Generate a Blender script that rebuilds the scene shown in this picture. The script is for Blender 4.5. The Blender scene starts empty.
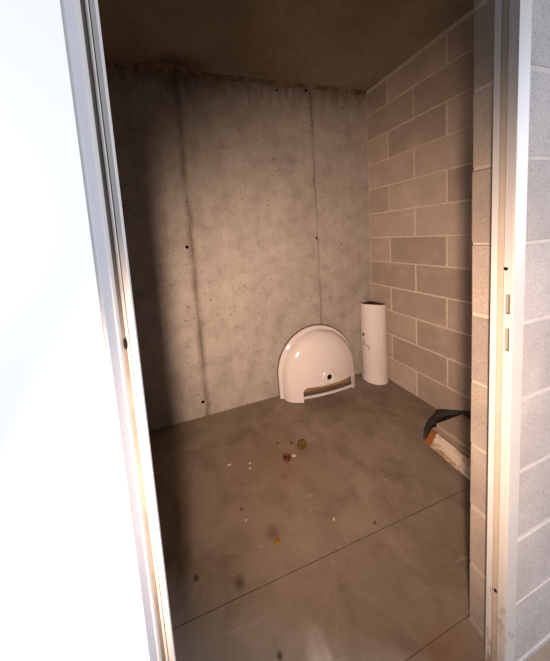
import bpy, bmesh, math, random
from mathutils import Vector, Matrix, noise
random.seed(7)
C = bpy.context.scene.collection
sc = bpy.context.scene

# ------------------------------------------------------------------ helpers
def col(r, g, b):
    f = lambda c: (c/12.92 if c <= .04045 else ((c+.055)/1.055)**2.4)
    return (f(r/255), f(g/255), f(b/255), 1)

class Mat:
    def __init__(s, name, rough=.8, spec=.3):
        s.m = bpy.data.materials.new(name); s.m.use_nodes = True
        s.t = s.m.node_tree; s.b = s.t.nodes['Principled BSDF']
        s.b.inputs['Roughness'].default_value = rough
        s.b.inputs['Specular IOR Level'].default_value = spec
        s.co = s.t.nodes.new('ShaderNodeTexCoord').outputs['Object']
        s.bumpn = None
    def n(s, k, **kw):
        x = s.t.nodes.new('ShaderNode'+k)
        for a, v in kw.items():
            if hasattr(x, a): setattr(x, a, v)
        return x
    def link(s, a, b): s.t.links.new(a, b)
    def mapping(s, scale=(1, 1, 1), loc=(0, 0, 0)):
        x = s.n('Mapping'); x.inputs['Scale'].default_value = scale; x.inputs['Location'].default_value = loc
        s.link(s.co, x.inputs['Vector']); return x.outputs[0]
    def noise(s, scale, detail=6, rough=.55, vec=None, dist=0):
        x = s.n('TexNoise'); x.inputs['Scale'].default_value = scale; x.inputs['Detail'].default_value = detail
        x.inputs['Roughness'].default_value = rough; x.inputs['Distortion'].default_value = dist
        s.link(vec if vec else s.co, x.inputs['Vector']); return x.outputs['Fac']
    def voro(s, scale, vec=None):
        x = s.n('TexVoronoi'); x.inputs['Scale'].default_value = scale
        s.link(vec if vec else s.co, x.inputs['Vector']); return x.outputs['Distance']
    def ramp(s, fac, stops):
        x = s.n('ValToRGB'); e = x.color_ramp.elements
        while len(e) < len(stops): e.new(.5)
        for i, (p, c) in enumerate(stops):
            e[i].position = p; e[i].color = c if isinstance(c, tuple) else (c, c, c, 1)
        s.link(fac, x.inputs['Fac']); return x.outputs['Color']
    def mix(s, a, b, fac=1., mode='MIX'):
        x = s.n('Mix', data_type='RGBA', blend_type=mode)
        for inp, v in ((x.inputs[0], fac), (x.inputs[6], a), (x.inputs[7], b)):
            if isinstance(v, (int, float, tuple)): inp.default_value = v
            else: s.link(v, inp)
        return x.outputs[2]
    def math(s, op, a, b=0., c=0.):
        x = s.n('Math', operation=op)
        for i, v in enumerate((a, b, c)):
            if isinstance(v, (int, float)): x.inputs[i].default_value = v
            else: s.link(v, x.inputs[i])
        return x.outputs[0]
    def base(s, c):
        if isinstance(c, tuple): s.b.inputs['Base Color'].default_value = c
        else: s.link(c, s.b.inputs['Base Color'])
        return s
    def bump(s, h, strength=.3, dist=.004):
        x = s.n('Bump'); x.inputs['Strength'].default_value = strength; x.inputs['Distance'].default_value = dist
        s.link(h, x.inputs['Height'])
        if s.bumpn: s.link(s.bumpn, x.inputs['Normal'])
        s.bumpn = x.outputs[0]; s.link(s.bumpn, s.b.inputs['Normal']); return s
    def spot(s, x0, y0, r, ax=(0, 1), soft=.5, wob=.0, stretch=1.):
        """mask of a stain with its own place on the surface (object space)"""
        sep = s.n('SeparateXYZ'); s.link(s.co, sep.inputs[0])
        dx = s.math('SUBTRACT', sep.outputs[ax[0]], x0); dy = s.math('MULTIPLY', s.math('SUBTRACT', sep.outputs[ax[1]], y0), stretch)
        d = s.math('SQRT', s.math('ADD', s.math('MULTIPLY', dx, dx), s.math('MULTIPLY', dy, dy)))
        if wob: d = s.math('ADD', d, s.math('MULTIPLY', s.math('SUBTRACT', s.noise(14, 5, .65), .5), wob))
        mr = s.n('MapRange'); mr.inputs[1].default_value = r*(1-soft); mr.inputs[2].default_value = r*(1+soft)
        mr.inputs[3].default_value = 1; mr.inputs[4].default_value = 0
        s.link(d, mr.inputs[0]); return mr.outputs[0]

def obj(name, bm, mats, parent=None, smooth=False, kind=None):
    me = bpy.data.meshes.new(name); bm.normal_update(); bm.to_mesh(me); bm.free()
    for m in (mats if isinstance(mats, (list, tuple)) else [mats]): me.materials.append(m)
    if smooth:
        for p in me.polygons: p.use_smooth = True
    o = bpy.data.objects.new(name, me); C.objects.link(o)
    if parent: o.parent = parent
    if kind: o['kind'] = kind
    return o
def empty(name, loc=(0, 0, 0), rot=(0, 0, 0)):
    o = bpy.data.objects.new(name, None); C.objects.link(o); o.location = loc; o.rotation_euler = rot
    o.empty_display_size = .05; return o
def tag(o, label, cat, group=None):
    o['label'] = label; o['category'] = cat
    if group: o['group'] = group
    return o
def box(bm, a, b, mi=0, jit=0., bev=0., tone=None):
    vs = [bm.verts.new((x, y, z)) for x in (a[0], b[0]) for y in (a[1], b[1]) for z in (a[2], b[2])]
    if jit:
        for v in vs: v.co += Vector([random.uniform(-jit, jit) for _ in range(3)])
    q = [(0, 1, 3, 2), (4, 6, 7, 5), (0, 4, 5, 1), (2, 3, 7, 6), (0, 2, 6, 4), (1, 5, 7, 3)]
    fs = [bm.faces.new([vs[i] for i in f]) for f in q]
    es = set(e for f in fs for e in f.edges)
    if bev:
        r = bmesh.ops.bevel(bm, geom=list(es), offset=bev, segments=1, affect='EDGES', profile=.5)
        fs = list({f for v in r['verts'] for f in v.link_faces} | {f for f in fs if f.is_valid})
    lay = bm.faces.layers.float.get('tone')
    for f in fs:
        f.material_index = mi
        if lay and tone is not None: f[lay] = tone
    return fs
def prism(bm, poly, z0, z1, mi=0):
    lo = [bm.verts.new((x, y, z0)) for x, y in poly]; hi = [bm.verts.new((x, y, z1)) for x, y in poly]
    n = len(poly)
    for i in range(n):
        f = bm.faces.new((lo[i], lo[(i+1) % n], hi[(i+1) % n], hi[i])); f.material_index = mi
    bm.faces.new(lo[::-1]).material_index = mi; bm.faces.new(hi).material_index = mi
    bmesh.ops.recalc_face_normals(bm, faces=bm.faces)
def boolean_cut(o, cutter, op='DIFFERENCE'):
    m = o.modifiers.new('cut', 'BOOLEAN'); m.object = cutter; m.operation = op; m.solver = 'EXACT'
    dg = bpy.context.evaluated_depsgraph_get(); dg.update()
    me = bpy.data.meshes.new_from_object(o.evaluated_get(dg))
    o.modifiers.clear(); o.data = me
    bpy.data.objects.remove(cutter, do_unlink=True)
def nz(p, s=1.): return noise.noise(Vector(p)*s)

# ------------------------------------------------------------------ places (metres; right wall x=0, floor z=0)
CX, CY, CZ = -1.6533, -1.4646, 1.2864          # camera
BACK, CEIL, LEFT = .195, 2.40, -2.30
FY0, FY1 = CY+.357, CY+.4545                   # front wall faces (corridor side, room side)
RX = CX+.80                                    # right reveal of the doorway
LX = CX-.1235                                  # left reveal
HEAD = 2.06

# ------------------------------------------------------------------ materials
def concrete_wall():
    k = Mat('poured_concrete', .85, .25)
    big = k.noise(1.6, 5, .6); mid = k.noise(9, 8, .62); fine = k.noise(90, 4, .6)
    streak = k.noise(3, 6, .6, k.mapping((5, 5, .5)))
    c = k.ramp(big, [(.3, col(158, 150, 141)), (.7, col(180, 172, 163))])
    c = k.mix(c, k.ramp(mid, [(.33, col(138, 128, 118)), (.5, col(174, 166, 156)), (.72, col(196, 188, 178))]), .4)
    c = k.mix(c, k.ramp(streak, [(.35, .8), (.55, 1.)]), .4, 'MULTIPLY')
    c = k.mix(c, k.ramp(fine, [(.3, .8), (.6, 1.)]), .5, 'MULTIPLY')
    # air bubbles in the cast face
    pit = k.math('MULTIPLY', k.ramp(k.voro(26), [(.10, 1.), (.17, 0.)]), k.ramp(k.noise(5, 4), [(.42, 0.), (.54, 1.)]))
    pit2 = k.math('MULTIPLY', k.ramp(k.voro(11), [(.06, 1.), (.10, 0.)]), k.ramp(k.noise(3, 4), [(.38, 0.), (.48, 1.)]))
    pits = k.math('MAXIMUM', pit, pit2)
    c = k.mix(c, col(92, 80, 68), k.math('MULTIPLY', pits, .6))
    # dirt along the form seams
    sep = k.n('SeparateXYZ'); k.link(k.co, sep.inputs[0])
    wob = k.math('MULTIPLY', k.math('SUBTRACT', k.noise(6, 6, .65), .5), .05)
    def seam(x, wd, top=None):
        d = k.math('ABSOLUTE', k.math('ADD', k.math('SUBTRACT', sep.outputs[0], x), wob))
        return k.math('MULTIPLY', k.math('SUBTRACT', 1., k.math('MINIMUM', k.math('DIVIDE', d, wd), 1.)), k.ramp(k.noise(4, 5), [(.25, .2), (.6, 1.)]))
    c = k.mix(c, col(78, 66, 54), k.math('MULTIPLY', seam(-1.522, .035), .75))
    c = k.mix(c, col(88, 74, 60), k.math('MULTIPLY', seam(-.52, .016), .6))
    # grime below the slab
    hi = k.math('MULTIPLY', k.ramp(k.math('ADD', k.math('DIVIDE', sep.outputs[2], 2.4), k.math('MULTIPLY', k.math('SUBTRACT', k.noise(7, 7, .7, k.mapping((3, 3, .8))), .5), .22)), [(.93, 0.), (1., 1.)]), .6)
    c = k.mix(c, col(96, 80, 62), hi)
    k.base(c)
    k.bump(k.mix(mid, fine, .4), .35, .006); k.bump(k.math('SUBTRACT', 1., pits), .5, .004)
    return k.m
def ceiling_mat():
    k = Mat('ceiling_concrete', .9, .2)
    c = k.ramp(k.noise(2.2, 6, .6), [(.3, col(128, 116, 100)), (.7, col(158, 146, 128))])
    c = k.mix(c, k.ramp(k.noise(22, 6), [(.35, .8), (.6, 1.)]), .5, 'MULTIPLY')
    m = k.spot(-1.52, .13, .13, (0, 1), .6, .25, 1.6)
    c = k.mix(c, col(60, 48, 36), k.math('MULTIPLY', m, .6))
    k.base(c); k.bump(k.noise(30, 6), .2, .004); return k.m
def floor_mat():
    k = Mat('floor_concrete', .72, .3)
    c = k.ramp(k.noise(1.3, 7, .62), [(.3, col(112, 98, 84)), (.7, col(138, 124, 108))])
    c = k.mix(c, k.ramp(k.noise(6, 8, .65, None, .6), [(.3, col(92, 77, 63)), (.5, col(130, 116, 101)), (.75, col(154, 141, 126))]), .55)
    c = k.mix(c, k.ramp(k.noise(120, 3), [(.3, .86), (.65, 1.)]), .5, 'MULTIPLY')
    sc_ = k.math('MULTIPLY', k.ramp(k.noise(4, 8, .7, k.mapping((1.2, 7, 1))), [(.6, 0.), (.72, 1.)]), .25)
    c = k.mix(c, col(190, 180, 168), sc_)
    for (x, y, r, so, w, st, cc, a) in (
            (-1.69, -.629, .010, .5, .01, 1, (52, 42, 34), .85), (-1.533, -.695, .016, .9, .02, 1, (48, 38, 30), .8),
            (-1.2, -.40, .014, .8, .03, 1, (92, 66, 48), .6), (-1.36, -.596, .022, .8, .05, 1, (84, 72, 56), .7),
            (-1.355, -.628, .012, .6, .05, 1, (130, 94, 50), .6), (-1.46, -.88, .008, .5, .01, 1, (40, 34, 30), .8),
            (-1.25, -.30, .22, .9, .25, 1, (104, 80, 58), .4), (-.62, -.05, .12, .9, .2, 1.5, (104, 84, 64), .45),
            (-1.12, -.30, .12, .9, .18, 1, (128, 104, 82), .35), (-1.35, -.97, .025, .8, .04, .35, (190, 182, 172), .55),
            (-1.05, -.86, .16, .9, .25, 1, (104, 92, 80), .5), (-1.32, -.93, .010, .9, .04, .3, (186, 176, 166), .4),
            (-.98, -1.02, .06, .9, .12, 2, (118, 76, 48), .5)):
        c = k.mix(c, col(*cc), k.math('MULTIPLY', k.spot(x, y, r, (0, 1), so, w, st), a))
    k.base(c)
    k.link(k.ramp(k.noise(3, 6), [(.3, .62), (.7, .82)]), k.b.inputs['Roughness'])
    k.bump(k.noise(40, 6), .12, .003); return k.m
def block_mat(name, a, b, mid_):
    k = Mat(name, .92, .15)
    at = k.n('Attribute', attribute_name='tone')
    c = k.mix(col(*a), col(*b), at.outputs['Fac'])
    c = k.mix(c, k.ramp(k.noise(7, 6, .6), [(.32, .74), (.6, 1.)]), .5, 'MULTIPLY')
    grit = k.noise(220, 3, .7)
    c = k.mix(c, k.ramp(grit, [(.34, .55), (.5, 1.), (.7, 1.1)]), .55, 'MULTIPLY')
    c = k.mix(c, col(*mid_), k.math('MULTIPLY', k.ramp(k.noise(3.5, 5, .6), [(.55, 0.), (.7, 1.)]), .35))
    k.base(c); k.bump(grit, .5, .003); k.bump(k.noise(45, 4), .25, .004); return k.m
def mortar_mat(name, a):
    k = Mat(name, .95, .15)
    c = k.mix(col(*a), k.ramp(k.noise(30, 5), [(.3, .75), (.65, 1.05)]), .6, 'MULTIPLY')
    k.base(c); k.bump(k.noise(120, 4), .4, .003); return k.m
def plain(name, c, rough=.6, spec=.4, var=.12, sc_=25, bump=0., dark=None):
    k = Mat(name, rough, spec)
    x = k.mix(col(*c), k.ramp(k.noise(sc_, 5), [(.3, 1-var), (.65, 1.)]), 1., 'MULTIPLY')
    if dark: x = k.mix(x, col(*dark[0]), k.math('MULTIPLY', k.ramp(k.noise(dark[1], 6, .7), [(dark[2], 0.), (dark[2]+.08, 1.)]), dark[3]))
    k.base(x)
    if bump: k.bump(k.noise(sc_*3, 4), bump, .003)
    return k.m
def frame_mat():
    k = Mat('frame_paint', .6, .3)
    c = k.mix(col(180, 177, 173), k.ramp(k.noise(8, 5), [(.3, .93), (.6, 1.)]), 1., 'MULTIPLY')
    sep = k.n('SeparateXYZ'); k.link(k.co, sep.inputs[0])
    low = k.ramp(sep.outputs[2], [(.06, 1.), (.42, 0.)])
    d = k.math('MULTIPLY', k.math('MULTIPLY', low, k.ramp(k.noise(35, 6, .7, k.mapping((1, 1, .5))), [(.54, 0.), (.64, 1.)])), .8)
    c = k.mix(c, col(120, 96, 66), d)
    k.base(c); return k.m
def ceramic(name, c):
    k = Mat(name, .12, .5); k.b.inputs['Coat Weight'].default_value = .3; k.b.inputs['Coat Roughness'].default_value = .05
    x = k.mix(col(*c), k.ramp(k.noise(5, 5), [(.3, .94), (.6, 1.)]), 1., 'MULTIPLY')
    x = k.mix(x, col(170, 150, 126), k.math('MULTIPLY', k.ramp(k.noise(9, 7, .7), [(.62, 0.), (.78, 1.)]), .25))
    k.base(x); return k.m
def timber(name, a, b, scale, paint=None):
    k = Mat(name, .75, .25)
    g = k.noise(5, 6, .6, k.mapping(scale), .4)
    c = k.ramp(g, [(.3, col(*a)), (.7, col(*b))])
    if paint:
        m = k.ramp(k.noise(11, 7, .75, k.mapping((2.5, .8, 2.5))), [(.42, 0.), (.50, 1.)])
        c = k.mix(c, col(*paint), m)
    k.base(c); k.bump(g, .3, .003); return k.m

M_CONC, M_CEIL, M_FLOOR = concrete_wall(), ceiling_mat(), floor_mat()
M_BLK = block_mat('room_block', (160, 144, 130), (182, 166, 151), (194, 178, 162))
M_MOR = mortar_mat('room_mortar', (198, 184, 166))
M_BLKF = block_mat('grey_block', (166, 160, 157), (176, 170, 167), (184, 178, 174))
M_MORF = mortar_mat('pale_mortar', (186, 180, 174))
M_BLKR = block_mat('lamp_offset_block', (132, 121, 110), (150, 138, 126), (160, 148, 136))  # darker copy of the front block, offsets the lamp's glare on the reveal
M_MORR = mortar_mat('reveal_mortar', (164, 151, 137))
M_GROUT = plain('rough_grout', (132, 114, 94), .95, .1, .4, 18, .8, ((66, 52, 40), 11, .5, .6))
M_FRAME = frame_mat()
M_SHADEBAND = plain('shaded_frame_paint', (172, 174, 180), .5, .3, .05, 10)  # frame paint greyed to stand for the shade on one jamb band
M_DOOR = plain('door_paint', (224, 226, 228), .4, .45, .02, 4)
M_GASK = plain('door_gasket', (172, 168, 160), .7, .3, .15, 30, .1, ((150, 122, 92), 6, .56, .5))
M_GASKT = plain('tan_gasket', (160, 148, 132), .7, .3, .12, 30)
M_GASKD = plain('gasket_groove', (104, 97, 90), .85, .2, .4, 14)
M_DARK = plain('dark_hole', (26, 22, 18), .95, .1, .3, 40)
M_CER = ceramic('white_ceramic', (220, 212, 209))
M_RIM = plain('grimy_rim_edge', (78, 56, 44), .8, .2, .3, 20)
M_CERRAW = plain('raw_ceramic_edge', (168, 136, 100), .6, .3, .3, 20)
M_PLANK = timber('painted_timber', (132, 104, 76), (164, 136, 106), (3, .6, 3), (200, 188, 172))
M_RAW = timber('raw_orange_timber', (104, 62, 28), (150, 92, 46), (2, 1, 2))
M_BOARD = timber('brown_board', (152, 136, 120), (176, 160, 142), (3, .35, 3))
M_FELT = plain('black_rubber', (62, 60, 57), .7, .3, .35, 30, .5)
M_BRASS = plain('brass_strike', (98, 92, 72), .4, .5, .2, 30)

# ------------------------------------------------------------------ room shell
# floor: slabs parted by open joints, on a darker base
bm = bmesh.new()
ys = [-3.6, CY+.462, -.7365, BACK+.08]
g = .0014
for i in range(3):
    if i == 2:
        box(bm, (-.186, ys[2]+g, -.1), (.08, ys[3]-g, -.0004), 0, 0, .0006)
    box(bm, (-3.6, ys[i]+(.0005 if i == 1 else g), -.1), (-.1872 if i == 2 else 1.2, ys[i+1]-(.0005 if i == 0 else g), 0), 0, 0, .0008)
for v in bm.verts:             # the sawn joint runs slightly out of square
    if abs(v.co.y+.7365) < .01: v.co.y += .003-.0138*(v.co.x+1.087)
box(bm, (-3.6, -3.6, -.14), (1.2, BACK+.08, -.02), 1)
fl = obj('floor', bm, [M_FLOOR, M_GASKD], kind='structure')

# back wall with drilled-through tie holes
bm = bmesh.new(); box(bm, (LEFT-.1, BACK, -.1), (.12, BACK+.15, CEIL+.1))
wb = obj('wall_back', bm, [M_CONC, M_DARK], kind='structure')
bm = bmesh.new()
for x, z, r in ((-1.555, 1.252, .013), (-1.548, .112, .013), (-.557, 2.365, .013), (-.802, 2.345, .010), (-.525, 1.237, .013)):
    bmesh.ops.create_cone(bm, cap_ends=True, segments=14, radius1=r, radius2=r*.9, depth=.07,
                          matrix=Matrix.Translation((x, BACK+.02, z)) @ Matrix.Rotation(math.pi/2, 4, 'X'))
for f in bm.faces: f.material_index = 0
cut = obj('cutter', bm, M_DARK)
boolean_cut(wb, cut)

# thin concrete fins left by the form joints
def fin(x, z0, z1, w, d):
    bm = bmesh.new(); n = int((z1-z0)/.02); rows = []
    for i in range(n+1):
        z = z0+(z1-z0)*i/n
        dx = .006*nz((x*7, 0, z), 3)+.004*nz((x, 3, z), 17)
        ww = w*(.55+.75*abs(nz((x, 9, z), 6))); dd = d*max(.05, .5+1.1*nz((x, 5, z), 8))
        rows.append([bm.verts.new((x+dx-ww, BACK+.002, z)), bm.verts.new((x+dx-ww*.2, BACK-dd, z)), bm.verts.new((x+dx+ww*.4, BACK-dd*.6, z)), bm.verts.new((x+dx+ww, BACK+.002, z))])
    for a, b in zip(rows, rows[1:]):
        for i in range(3): bm.faces.new((a[i], a[i+1], b[i+1], b[i]))
    bmesh.ops.recalc_face_normals(bm, faces=bm.faces)
    return obj('seam_ridge', bm, M_CONC, wb)
fin(-1.522, .03, 2.37, .011, .007); fin(-.52, .3, 2.37, .005, .004); fin(-.825, 1.7, 2.38, .004, .003)

# ragged grout bead where the wall meets the slab above
bm = bmesh.new(); rows = []
n = 150
for i in range(n+1):
    x = LEFT+(0-LEFT)*i/n
    bulge = .045*math.exp(-((x+1.60)/.16)**2)
    h = .020+.018*abs(nz((x, 0, 0), 5))+.010*abs(nz((x, 2, 0), 19))+bulge*.4
    dpt = .012+.016*abs(nz((x, 5, 0), 4))+.008*abs(nz((x, 1, 7), 23))+bulge
    rows.append([bm.verts.new((x, BACK+.002, CEIL-h)), bm.verts.new((x, BACK-dpt*.45, CEIL-h*.75)), bm.verts.new((x, BACK-dpt*.8, CEIL-h*.35)), bm.verts.new((x, BACK-dpt*1.2, CEIL+.002))])
for a, b in zip(rows, rows[1:]):
    for i in range(3): bm.faces.new((a[i], a[i+1], b[i+1], b[i]))
bmesh.ops.recalc_face_normals(bm, faces=bm.faces)
obj('trim_1', bm, M_GROUT, kind='structure')

bm = bmesh.new(); box(bm, (LEFT-.1, FY1-.05, CEIL), (.12, BACK+.15, CEIL+.12))
obj('ceiling', bm, M_CEIL, kind='structure')

# concrete-block walls: every block a raised island in the wall's one mesh, mortar between
def new_bm():
    bm = bmesh.new(); bm.faces.layers.float.new('tone'); return bm
J = .0052
bm = new_bm()
y0w, y1w = FY1, BACK
box(bm, (.0022, y0w-.05, -.05), (.12, y1w+.05, CEIL+.05), 1)
for i in range(12):
    z0, z1 = .2*i+J, min(.2*i+.2-J, CEIL)
    if i == 0: z0 = .003
    if i == 11: z1 = 2.372
    off = -.2 if i % 2 == 0 else 0.
    cuts = sorted([off+.4*k for k in range(-4, 3) if y0w < off+.4*k < y1w]+[y0w, y1w])
    for a, b in zip(cuts, cuts[1:]):
        aa, bb = a+J, b-J
        if bb-aa > .02: box(bm, (0, aa, z0), (.05, bb, z1), 0, .0012, .0022, random.random())
obj('wall_right', bm, [M_BLK, M_MOR], kind='structure')

bm = new_bm()
def front_run(xa, xb, seed):
    box(bm, (xa+.0025, FY0+.0022, -.05), (xb-.0025, FY1-.0022, CEIL+.1), 1)
    for i in range(-1, 12):
        z0, z1 = max(.02+.2*i+J, -.02), .22+.2*i-J
        off = xb if seed else xa
        st = .2 if i % 2 else 0.
        cuts = sorted([xa, xb]+[(xb-st-.4*k) if seed == 0 else (xa+st+.4*k) for k in range(0, 6) if xa+.02 < ((xb-st-.4*k) if seed == 0 else (xa+st+.4*k)) < xb-.02])
        for a, b in zip(cuts, cuts[1:]):
            aa = a if a == xa else a+J; bb = b if b == xb else b-J
            box(bm, (aa, FY0, z0), (bb, FY1, z1), 0, .0012, .0025, random.random())
J = .0042
front_run(RX, .1, 1); front_run(LEFT-1.2, LX, 0)
box(bm, (LX-.0, FY0+.002, HEAD+.05), (RX, FY1-.002, CEIL+.1), 0, 0, 0, .5)
for fc in bm.faces:          # same block and mortar, darkened on reveal and room side against strong lamplight
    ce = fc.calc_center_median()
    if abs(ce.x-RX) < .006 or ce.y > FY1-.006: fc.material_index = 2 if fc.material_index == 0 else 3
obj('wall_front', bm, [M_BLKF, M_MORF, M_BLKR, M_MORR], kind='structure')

bm = new_bm(); box(bm, (LEFT-.1, FY1, -.05), (LEFT, BACK, CEIL+.05), 0, 0, 0, .5)
obj('wall_left', bm, [M_BLK, M_MOR], kind='structure')

# ------------------------------------------------------------------ steel door frame
fr = empty('trim_2', (0, 0, 0)); fr['kind'] = 'structure'
def rel(p): return [(CX+x, CY+y) for x, y in p]
PR = [(.808, .3565), (.807, .353), (.766, .353), (.764, .3555), (.764, .369), (.769, .371), (.769, .376), (.757, .378), (.756, .389), (.760, .392), (.7985, .392), (.7985, .3565)]
bm = bmesh.new(); prism(bm, rel(PR), 0, HEAD+.04)
jr = obj('jamb', bm, M_FRAME, fr)
bm = bmesh.new()
for z0, z1 in ((1.0525, 1.1016), (.959, 1.017)):
    box(bm, (CX+.7585, CY+.3575, z0), (CX+.782, CY+.3655, z1))
cut = obj('cutter', bm, M_DARK); boolean_cut(jr, cut)
for z0, z1 in ((1.0525, 1.1016), (.959, 1.017)):
    bm = bmesh.new(); box(bm, (CX+.774, CY+.3578, z0+.001), (CX+.7805, CY+.3652, z1-.001))
    sp = obj('strike_pocket', bm, M_BRASS, jr)
bm = bmesh.new(); box(bm, (CX+.7635, CY+.356, 1.135), (CX+.766, CY+.3645, 1.150))
bm.free()
def disc(name, loc, r, axis, mat, parent, d=.0025):
    bm = bmesh.new()
    rot = Matrix.Rotation(math.pi/2, 4, axis) if axis else Matrix.Identity(4)
    bmesh.ops.create_cone(bm, cap_ends=True, segments=16, radius1=r, radius2=r*.85, depth=d, matrix=Matrix.Translation(loc) @ rot)
    return obj(name, bm, mat, parent)
disc('screw_hole', (CX+.764, CY+.3655, 1.163), .0042, 'Y', M_DARK, jr)
disc('screw_hole', (CX+.7605, CY+.3735, .268), .005, 'Y', M_DARK, jr)
# weather seal strip in the right-hand groove
bm = bmesh.new(); prism(bm, rel([(.7692, .3695), (.7636, .3697), (.7577, .3765), (.7692, .3768)]), .0, HEAD)
obj('gasket', bm, M_GASKT, jr)

PL = [(-.139, .3565), (-.138, .333), (-.0935, .331), (-.0919, .3325), (-.0909, .372), (-.0886, .374), (-.0886, .391), (-.0836, .392), (-.0833, .397), (-.0777, .397), (-.0772, .392), (-.0705, .392), (-.0690, .3935), (-.0690, .4065), (-.0705, .408), (-.122, .408), (-.122, .3565)]
bm = bmesh.new(); prism(bm, rel(PL), 0, HEAD+.04)
jl = obj('jamb', bm, M_FRAME, fr)
bm = bmesh.new(); prism(bm, rel([(-.0884, .3905), (-.0836, .3905), (-.0836, .3925), (-.0884, .3925)]), 0, HEAD)
obj('gasket_channel', bm, M_GASKD, jl)
bm = bmesh.new(); prism(bm, rel([(-.0833, .396), (-.0833, .391), (-.0820, .3893), (-.0802, .3893), (-.0788, .391), (-.0788, .396)]), 0, HEAD)
obj('gasket', bm, M_GASK, jl)
bm = bmesh.new()
bmesh.ops.create_icosphere(bm, subdivisions=2, radius=.0045, matrix=Matrix.Translation((CX-.0840, CY+.3895, 1.137)) @ Matrix.Diagonal((.7, .5, 2.2, 1)))
obj('tear_in_seal', bm, M_DARK, jl)
bm = bmesh.new(); prism(bm, rel([(-.0925, .3315), (-.0915, .3325), (-.0905, .3715), (-.0915, .3725)]), 0, HEAD)
obj('shade_strip', bm, M_SHADEBAND, jl)  # thin strip over the jamb that carries its painted shade
disc('screw_head', (CX-.0909, CY+.345, 1.60), .0022, 'Y', M_GASKD, jl)
bm = bmesh.new(); box(bm, (CX-.138, CY+.353, HEAD), (CX+.807, CY+.392, HEAD+.08), 0, 0, .002)
obj('head', bm, M_FRAME, fr)

# ------------------------------------------------------------------ open door leaf, hinged on the left jamb
th = math.radians(122)
hx, hy = CX-.0936, CY+.3297
door = empty('door_1', (hx, hy, .008), (0, 0, -th)); door['kind'] = 'structure'
bm = bmesh.new(); box(bm, (0, -.04, 0), (.86, 0, 2.04), 0, 0, .0025)
obj('leaf', bm, M_DOOR, door)
for z in (.25, 1.05, 1.8):
    bm = bmesh.new()
    bmesh.ops.create_cone(bm, cap_ends=True, segments=14, radius1=.007, radius2=.007, depth=.1, matrix=Matrix.Translation((-.004, -.046, z)))
    obj('hinge', bm, M_BRASS, door)

# ------------------------------------------------------------------ washbasin leaning bottom-out on the back wall
BW, BH, BV0 = .343, .355, .172
bas = empty('washbasin', (-.607, .150, .0015), (-math.radians(2.8), 0, -math.radians(2.2)))
tag(bas, 'white ceramic washbasin standing on its rear edge, underside outward, against the concrete wall', 'washbasin')
PROF = [(1.0, -.012), (1.004, -.004), (1.002, .006), (.99, .012), (.965, .015), (.945, .017), (.932, .022), (.922, .034), (.905, .050), (.875, .066), (.82, .083), (.72, .100), (.6, .114), (.45, .128), (.3, .137), (.15, .142), (.02, .1435)]
def dpoint(s, t):
    """nested D outlines: t 0..1 from bottom left over the arch to bottom right"""
    a = .22
    if t < a: return (-BW*s, BV0*t/a)
    if t > 1-a: return (BW*s, BV0*(1-t)/a)
    ph = math.pi*(1-(t-a)/(1-2*a)); return (BW*s*math.cos(ph), BV0+BH*s*math.sin(ph))
def shell(bm, dw, flip):
    nt = 96; grid = []
    for s, w in PROF:
        s2, w2 = (s, w) if not dw else (min(s, .97)-.03*(s > .5), w-dw if w > .03 else min(w, -.006))
        row = []
        for k in range(nt+1):
            t = k/nt; u, v = dpoint(max(s2, .01), t)
            ww = w2
            row.append(bm.verts.new((u, -ww, v)))
        grid.append(row)
    for a, b in zip(grid, grid[1:]):
        for i in range(nt):
            bm.faces.new((a[i], a[i+1], b[i+1], b[i]))
    last = grid[-1]
    for i in range(nt//2):
        bm.faces.new((last[i], last[i+1], last[nt-i-1], last[nt-i])) if i+1 != nt-i-1 else bm.faces.new((last[i], last[i+1], last[nt-i]))
    return grid
bm = bmesh.new()
go = shell(bm, 0, False); gi = shell(bm, .012, True)
nt = 96
for i in range(nt): bm.faces.new((go[0][i], go[0][i+1], gi[0][i+1], gi[0][i]))          # rim edge
for k in (0, nt):                                                                        # rear edge on the floor
    for j in range(len(PROF)-1): bm.faces.new((go[j][k], go[j+1][k], gi[j+1][k], gi[j][k]))
bm.faces.new((go[-1][0], go[-1][nt], gi[-1][nt], gi[-1][0]))
bmesh.ops.recalc_face_normals(bm, faces=bm.faces)
bowl = obj('bowl', bm, M_CER, bas, True)
# notch between the two side aprons
bm = bmesh.new()
pts = []
NL, NR, NH, nr = -.198, .250, .112, .04
pts = [(NL, -.05), (NR, -.05)]
for k in range(9):
    a = k/8*math.pi/2; pts.append((NR-.02+.02*math.cos(a), NH-.02+.02*math.sin(a)))
for k in range(9):
    a = math.pi/2+k/8*math.pi/2; pts.append((NL+nr+nr*math.cos(a), NH-nr+nr*math.sin(a)))
lo = [bm.verts.new((x, -.3, z)) for x, z in pts]; hi = [bm.verts.new((x, -.035, z)) for x, z in pts]
for i in range(len(pts)): bm.faces.new((lo[i], lo[(i+1) % len(pts)], hi[(i+1) % len(pts)], hi[i]))
bm.faces.new(lo[::-1]); bm.faces.new(hi); bmesh.ops.recalc_face_normals(bm, faces=bm.faces)
cut = obj('cutter', bm, M_CER); cut.parent = bas
bpy.context.view_layer.update()
boolean_cut(bowl, cut)
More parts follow.
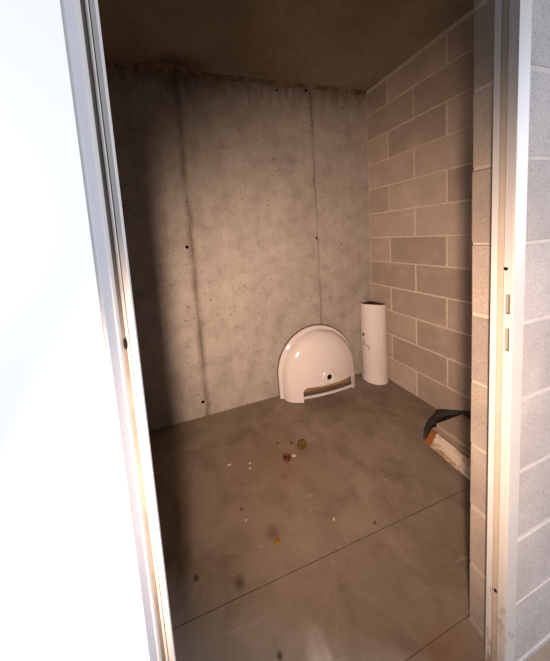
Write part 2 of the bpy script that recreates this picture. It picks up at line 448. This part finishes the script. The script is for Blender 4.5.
# drain: bored through the bowl
DU, DV = .012, .172
def lathe(bm, prof, n=28, loc=(0, 0, 0), mi=0):
    rings = []
    for r, w in prof:
        rings.append([bm.verts.new((loc[0]+r*math.cos(2*math.pi*k/n), loc[1]-w, loc[2]+r*math.sin(2*math.pi*k/n))) for k in range(n)])
    for a, b in zip(rings, rings[1:]):
        for k in range(n): bm.faces.new((a[k], a[(k+1) % n], b[(k+1) % n], b[k])).material_index = mi
    return rings
bm = bmesh.new()
bmesh.ops.create_cone(bm, cap_ends=True, segments=24, radius1=.020, radius2=.020, depth=.2, matrix=Matrix.Translation((DU, -.15, DV)) @ Matrix.Rotation(math.pi/2, 4, 'X'))
cut = obj('cutter', bm, M_CER); cut.parent = bas; bpy.context.view_layer.update(); boolean_cut(bowl, cut)
for p in bowl.data.polygons: p.use_smooth = True
try:
    bowl.data.set_sharp_from_angle(angle=math.radians(38))
except Exception: pass
bm = bmesh.new(); lathe(bm, [(.062, .126), (.056, .144), (.050, .150), (.044, .151), (.038, .148), (.029, .148), (.025, .153), (.0215, .151), (.0195, .146)], 32, (DU, 0, DV))
bmesh.ops.recalc_face_normals(bm, faces=bm.faces)
obj('drain_boss', bm, M_CER, bas, True)
bm = bmesh.new(); lathe(bm, [(.0196, .148), (.0192, .128), (.0190, .095), (.0001, .095)], 24, (DU, 0, DV)); obj('drain_hole', bm, M_DARK, bas)
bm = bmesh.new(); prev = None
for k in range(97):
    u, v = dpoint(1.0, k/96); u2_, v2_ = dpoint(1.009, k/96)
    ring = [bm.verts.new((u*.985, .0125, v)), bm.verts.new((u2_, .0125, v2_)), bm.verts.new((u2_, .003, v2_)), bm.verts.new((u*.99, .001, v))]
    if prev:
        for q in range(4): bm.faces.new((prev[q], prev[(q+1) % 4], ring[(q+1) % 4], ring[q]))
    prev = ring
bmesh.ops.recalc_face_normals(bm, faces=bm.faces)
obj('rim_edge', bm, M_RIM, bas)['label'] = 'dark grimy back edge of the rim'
# tap ledge closing the back of the bowl, with its wall lip on the floor
bm = bmesh.new(); box(bm, (-.285, -.010, .0), (.285, .008, .15), 0, 0, .004)
obj('tap_ledge', bm, M_CERRAW, bas)
bm = bmesh.new(); prev = None; n = 24
for i in range(n+1):
    u = NL-.03+(NR-NL+.06)*i/n; q = (i/n-.5)*2
    y = -.074-.020*(1-q*q)
    ring = [bm.verts.new((u, y, 0)), bm.verts.new((u, y-.002, .013)), bm.verts.new((u, y+.004, .017)), bm.verts.new((u, y+.014, .016)), bm.verts.new((u, y+.018, 0))]
    if prev:
        for k in range(5): bm.faces.new((prev[k], prev[(k+1) % 5], ring[(k+1) % 5], ring[k]))
    else: bm.faces.new(ring)
    prev = ring
bm.faces.new(prev[::-1]); bmesh.ops.recalc_face_normals(bm, faces=bm.faces)
obj('wall_lip', bm, M_CER, bas)

# ------------------------------------------------------------------ pedestal of the basin: a half-open ceramic column
ped = empty('basin_pedestal', (-.0885, .0960, 0), (0, 0, math.radians(-45)))
tag(ped, 'tall white ceramic pedestal column standing upright in the corner beside the washbasin', 'pedestal')
def column(r_of, z0, z1, n=44, m=26, th=.011):
    bm = bmesh.new(); out = []
    a0 = math.radians(-222); a1 = math.radians(14)          # open towards +y
    for j in range(m+1):
        q = j/m; z = z0+(z1-z0)*q; r = r_of(q); row = []
        for i in range(n+1):
            a = a0+(a1-a0)*i/n
            zz = z - (.0 if j < m else .006*math.cos(2*a))
            row.append((bm.verts.new((r*math.cos(a), r*math.sin(a)*1.0, zz)), bm.verts.new(((r-th)*math.cos(a), (r-th)*math.sin(a), zz))))
        out.append(row)
    for j in range(m):
        for i in range(n):
            for s in (0, 1): bm.faces.new((out[j][i][s], out[j][i+1][s], out[j+1][i+1][s], out[j+1][i][s]))
        for i in (0, n): bm.faces.new((out[j][i][0], out[j+1][i][0], out[j+1][i][1], out[j][i][1]))
    for i in range(n):
        for j in (0, m): bm.faces.new((out[j][i][0], out[j][i+1][0], out[j][i+1][1], out[j][i][1]))
    bmesh.ops.recalc_face_normals(bm, faces=bm.faces); return bm
R = lambda q: .0965+.004*max(0, 1-q/.06)+.003*(q > .97)
o = obj('shaft', column(R, 0, .665), M_CER, ped, True)
try: o.data.set_sharp_from_angle(angle=math.radians(40))
except Exception: pass
# chips in the glaze on the left flank
def chip(a, z, ra, rz, name='glaze_chip'):
    bm = bmesh.new(); n = 9; r = .0982; c = []
    for k in range(n):
        t = 2*math.pi*k/n; rr = random.uniform(.65, 1.1)
        aa = a+ra/r*math.cos(t)*rr; c.append(bm.verts.new((r*math.cos(aa), r*math.sin(aa), z+rz*math.sin(t)*rr)))
    ce = bm.verts.new(((r+.0006)*math.cos(a), (r+.0006)*math.sin(a), z))
    for k in range(n): bm.faces.new((c[k], c[(k+1) % n], ce))
    bmesh.ops.recalc_face_normals(bm, faces=bm.faces)
    return obj(name, bm, M_DARK if rz > .011 else M_GASKD, ped)
A0 = math.radians(-185+45)
chip(A0, .400, .013, .016); chip(A0+.06, .322, .012, .006); chip(A0+.38, .315, .015, .005); chip(A0+.5, .300, .012, .004); chip(A0+.03, .345, .005, .012)

# ------------------------------------------------------------------ timber offcuts by the right wall, behind the door jamb
brd = empty('wooden_board', (0, 0, 0))
tag(brd, 'flat brown wooden board by the block wall, behind the white painted plank', 'board')
def slab(bm, quad, th):
    """closed slab: quad of top corners (x,y,z), thickness downwards"""
    t = [bm.verts.new(p) for p in quad]; b = [bm.verts.new((p[0], p[1], p[2]-th)) for p in quad]
    bm.faces.new(t); bm.faces.new(b[::-1])
    for i in range(4): bm.faces.new((t[i], b[i], b[(i+1) % 4], t[(i+1) % 4]))
    bmesh.ops.recalc_face_normals(bm, faces=bm.faces)
bm = bmesh.new(); slab(bm, [(-.226, -.489, .080), (-.012, -.492, .080), (-.012, -.985, .080), (-.250, -.985, .080)], .022)
obj('top_layer', bm, M_BOARD, brd)
bm = bmesh.new(); slab(bm, [(-.262, -.486, .0575), (-.012, -.492, .0575), (-.012, -.985, .0575), (-.285, -.985, .0575)], .056)
obj('bottom_layer', bm, M_BOARD, brd)

plk = empty('wooden_plank', (0, 0, 0))
tag(plk, 'flaking white painted plank with a bare orange end, on the floor near the doorway', 'plank')
def tilt_plank(y0, y1):
    bm = bmesh.new()
    # cross-section: lower outer edge on the floor, upper edge on the board behind
    P = [(-.352, .002), (-.3475, .0), (-.2905, .066), (-.297, .072), (-.345, .022)]
    P = [(-.356, .004), (-.340, .0005), (-.2895, .060), (-.303, .070)]
    a = [bm.verts.new((x+.09*(y0+.75), y0, z)) for x, z in P]; b = [bm.verts.new((x+.09*(y1+.75), y1, z)) for x, z in P]
    n = len(P)
    for i in range(n): bm.faces.new((a[i], a[(i+1) % n], b[(i+1) % n], b[i]))
    bm.faces.new(a); bm.faces.new(b[::-1]); bmesh.ops.recalc_face_normals(bm, faces=bm.faces); return bm
obj('painted_face', tilt_plank(-.99, -.53), M_PLANK, plk)
obj('raw_end', tilt_plank(-.53, -.498), M_RAW, plk)

# black rubber sheet curling from the floor up the wall
bm = bmesh.new()
n = 10
floor_pts = [(-.318, -.480), (-.25, -.452), (-.16, -.412), (-.07, -.372), (-.030, -.352)]
rows = []
prof = [(.0, 0), (.25, 0), (.5, 0), (.75, 0), (1, 0)]
far = [(-.322, -.478, .006), (-.245, -.428, .006), (-.15, -.388, .006), (-.07, -.370, .007), (-.026, -.352, .010), (-.010, -.385, .034), (-.006, -.44, .068), (-.006, -.52, .122), (-.006, -.70, .150)]
near = [(-.318, -.4835, .006), (-.25, -.468, .006), (-.16, -.468, .006), (-.07, -.468, .007), (-.026, -.470, .010), (-.010, -.475, .026), (-.006, -.480, .050), (-.006, -.56, .090), (-.006, -.72, .100)]
top = []
for f, k in zip(far, near):
    f, k = Vector(f), Vector(k); top.append([bm.verts.new(f.lerp(k, q/3)) for q in range(4)])
for a, b in zip(top, top[1:]):
    for i in range(3): bm.faces.new((a[i], a[i+1], b[i+1], b[i]))
bmesh.ops.recalc_face_normals(bm, faces=bm.faces)
fe = obj('rubber_sheet', bm, M_FELT, smooth=True)
md = fe.modifiers.new('thick', 'SOLIDIFY'); md.thickness = .004; md.offset = 0
tag(fe, 'charcoal rubber sheet curling up the block wall behind the end of the planks', 'sheet')

# ------------------------------------------------------------------ litter on the floor
def flake(name, loc, size, mat, label, cat, group=None, hgt=.004, rz=0., n=8):
    bm = bmesh.new(); lo = []; hi = []
    for k in range(n):
        t = 2*math.pi*k/n; q = random.uniform(.7, 1.1)
        x, y = size[0]*math.cos(t)*q, size[1]*math.sin(t)*q
        lo.append(bm.verts.new((x, y, 0))); hi.append(bm.verts.new((x*.85, y*.85, hgt*random.uniform(.6, 1.2))))
    for k in range(n): bm.faces.new((lo[k], lo[(k+1) % n], hi[(k+1) % n], hi[k]))
    bm.faces.new(lo[::-1]); c = bm.verts.new((0, 0, hgt*1.1))
    for k in range(n): bm.faces.new((hi[k], hi[(k+1) % n], c))
    o = obj(name, bm, mat); o.location = (loc[0], loc[1], .0005); o.rotation_euler = (0, 0, rz)
    return tag(o, label, cat, group)
M_WHITE = plain('plaster_white', (182, 168, 152), .8, .2, .2, 60)
M_GREY = plain('grit_dark', (92, 74, 60), .9, .2, .3, 60)
M_REDCAP = plain('red_brown_plastic', (96, 46, 32), .3, .5, .3, 60)
M_LEAF = plain('dry_leaf', (104, 84, 48), .8, .2, .4, 60, .3)
M_OCHRE = plain('ochre_crumb', (150, 106, 54), .9, .2, .3, 60)
cap = empty('bottle_cap', (-1.139, -.313, .0005))
tag(cap, 'red-brown round cap lying open side up on the concrete floor', 'cap')
def zlathe(prof, n=28):
    bm = bmesh.new(); rings = [[bm.verts.new((r*math.cos(2*math.pi*k/n), r*math.sin(2*math.pi*k/n), z)) for k in range(n)] for r, z in prof]
    for a, b in zip(rings, rings[1:]):
        for k in range(n): bm.faces.new((a[k], a[(k+1) % n], b[(k+1) % n], b[k]))
    bmesh.ops.recalc_face_normals(bm, faces=bm.faces); return bm
obj('rim', zlathe([(.019, .0), (.022, .004), (.0225, .010), (.021, .012), (.018, .011), (.0165, .006), (.0165, .003)]), M_REDCAP, cap, True)
obj('disc', zlathe([(.0001, .004), (.010, .004), (.017, .003), (.019, .0), (.0001, .0)]), M_REDCAP, cap, True)
# curled dry leaf: a cupped blade with a paler midrib
leaf = empty('dry_leaf', (-1.014, -.268, .001), (0, 0, math.radians(38)))
tag(leaf, 'curled olive-brown dry leaf on the floor behind the red-brown cap', 'leaf')
bm = bmesh.new(); rows = []
for i in range(9):
    q = i/8; w = .027*math.sin(math.pi*min(.98, max(.03, q)))**.7; row = []
    for j in range(7):
        s = (j-3)/3
        row.append(bm.verts.new(((q-.5)*.085, s*w, 0.002+.007*s*s*math.sin(math.pi*q)+.004*(2*q-1)**2+.002*nz((q*9, s*3, 1)))))
    rows.append(row)
for a, b in zip(rows, rows[1:]):
    for j in range(6): bm.faces.new((a[j], a[j+1], b[j+1], b[j]))
bl = obj('blade', bm, M_LEAF, leaf, True); md = bl.modifiers.new('t', 'SOLIDIFY'); md.thickness = .0012
bm = bmesh.new(); prev = None
for i in range(9):
    q = i/8; z = .003+.004*(2*q-1)**2
    r = [bm.verts.new(((q-.5)*.09, dy, z+dz)) for dy, dz in ((-.0015, 0), (0, .002), (.0015, 0))]
    if prev:
        for k in range(2): bm.faces.new((prev[k], prev[k+1], r[k+1], r[k]))
    prev = r
obj('midrib', bm, M_OCHRE, leaf)
flake('plaster_chip', (-1.092, -.308), (.014, .010), M_WHITE, 'white plaster chip right beside the red-brown cap', 'chip', 'plaster chips on the floor', .006)
flake('plaster_chip', (-1.464, -.232), (.018, .006), M_WHITE, 'long white plaster sliver on the floor, leftmost of the litter', 'chip', 'plaster chips on the floor', .004)
flake('plaster_chip', (-1.350, -.265), (.010, .005), M_WHITE, 'small pale chip, farther one of the pair left of the red-brown cap', 'chip', 'plaster chips on the floor', .004)
flake('plaster_chip', (-1.357, -.291), (.010, .005), M_WHITE, 'small pale chip, nearer one of the pair left of the red-brown cap', 'chip', 'plaster chips on the floor', .004)
flake('plaster_chip', (-1.076, -.641), (.010, .006), M_WHITE, 'lone white fleck on the floor near the saw-cut joint', 'chip', 'plaster chips on the floor', .004, .6)
flake('plaster_chip', (-1.451, -.516), (.006, .004), M_WHITE, 'tiny pale chip on bare floor between the leftmost plaster sliver and the saw-cut joint', 'chip', 'plaster chips on the floor', .003)
flake('gravel_bit', (-1.145, -.199), (.008, .008), M_GREY, 'dark gravel bit on the floor, leftmost of two behind the red-brown cap', 'gravel', 'gravel bits on the floor', .005)
flake('gravel_bit', (-1.065, -.227), (.009, .009), M_GREY, 'dark gravel bit on the floor between the cap and the dry leaf', 'gravel', 'gravel bits on the floor', .005)
flake('gravel_bit', (-1.458, -.468), (.007, .006), M_GREY, 'dark gravel bit on bare floor just behind the tiny pale chip', 'gravel', 'gravel bits on the floor', .004)
flake('gravel_bit', (-.921, -.711), (.009, .006), M_GREY, 'dark gravel bit beside the saw-cut joint, on the right of the floor', 'gravel', 'gravel bits on the floor', .004)
flake('earth_crumb', (-1.352, -.632), (.014, .009), M_OCHRE, 'ochre earth crumb on the floor above the saw-cut joint', 'crumb', None, .005)

# ------------------------------------------------------------------ light
w = bpy.data.worlds.new('World'); sc.world = w; w.use_nodes = True
w.node_tree.nodes['Background'].inputs[0].default_value = (.62, .74, 1, 1)
w.node_tree.nodes['Background'].inputs[1].default_value = .05
def light(name, kind, loc, target, energy, color, **kw):
    l = bpy.data.lights.new(name, kind); l.energy = energy; l.color = color
    for k, v in kw.items(): setattr(l, k, v)
    o = bpy.data.objects.new(name, l); C.objects.link(o); o.location = loc
    o.rotation_euler = (Vector(target)-Vector(loc)).to_track_quat('-Z', 'Y').to_euler(); return o
# warm hand lamp held beside the camera, below eye level
light('hand_lamp', 'SPOT', (CX-.073, CY-.10, 1.0), (CX-.073+.54, CY-.10+.84, 1.0-.17), 184, (1, .705, .54), spot_size=math.radians(106), spot_blend=1., shadow_soft_size=.035)
# cool daylight from the right-hand end of the corridor
light('corridor_daylight', 'AREA', (CX+3.65, CY-.90, 1.75), (CX+.1, CY+.2, 1.25), 228, (.85, .89, 1), shape='RECTANGLE', size=1.0, size_y=1.8)

# ------------------------------------------------------------------ camera
yaw, pit, rol = .2691, -.0859, -.0780
f = Vector((math.sin(yaw)*math.cos(pit), math.cos(yaw)*math.cos(pit), math.sin(pit)))
r = Vector((math.cos(yaw), -math.sin(yaw), 0)); u = r.cross(f)
r2 = math.cos(rol)*r+math.sin(rol)*u; u2 = -math.sin(rol)*r+math.cos(rol)*u
cam = bpy.data.cameras.new('Camera'); co = bpy.data.objects.new('Camera', cam); C.objects.link(co)
m = Matrix((r2, u2, -f)).transposed().to_4x4(); m.translation = (CX, CY, CZ); co.matrix_world = m
cam.sensor_fit = 'HORIZONTAL'; cam.sensor_width = 36; cam.lens = 36*234.895/550
cam.shift_x = (275-238.242)/550; cam.shift_y = (258.298-330.5)/550
cam.clip_start = .01; sc.camera = co
sc.view_settings.view_transform = 'Standard'; sc.view_settings.look = 'None'
sc.view_settings.gamma = 1; sc.view_settings.use_curve_mapping = False; sc.view_settings.exposure = 0
sc.cycles.use_denoising = True
sc.cycles.max_bounces = 8; sc.cycles.diffuse_bounces = 5
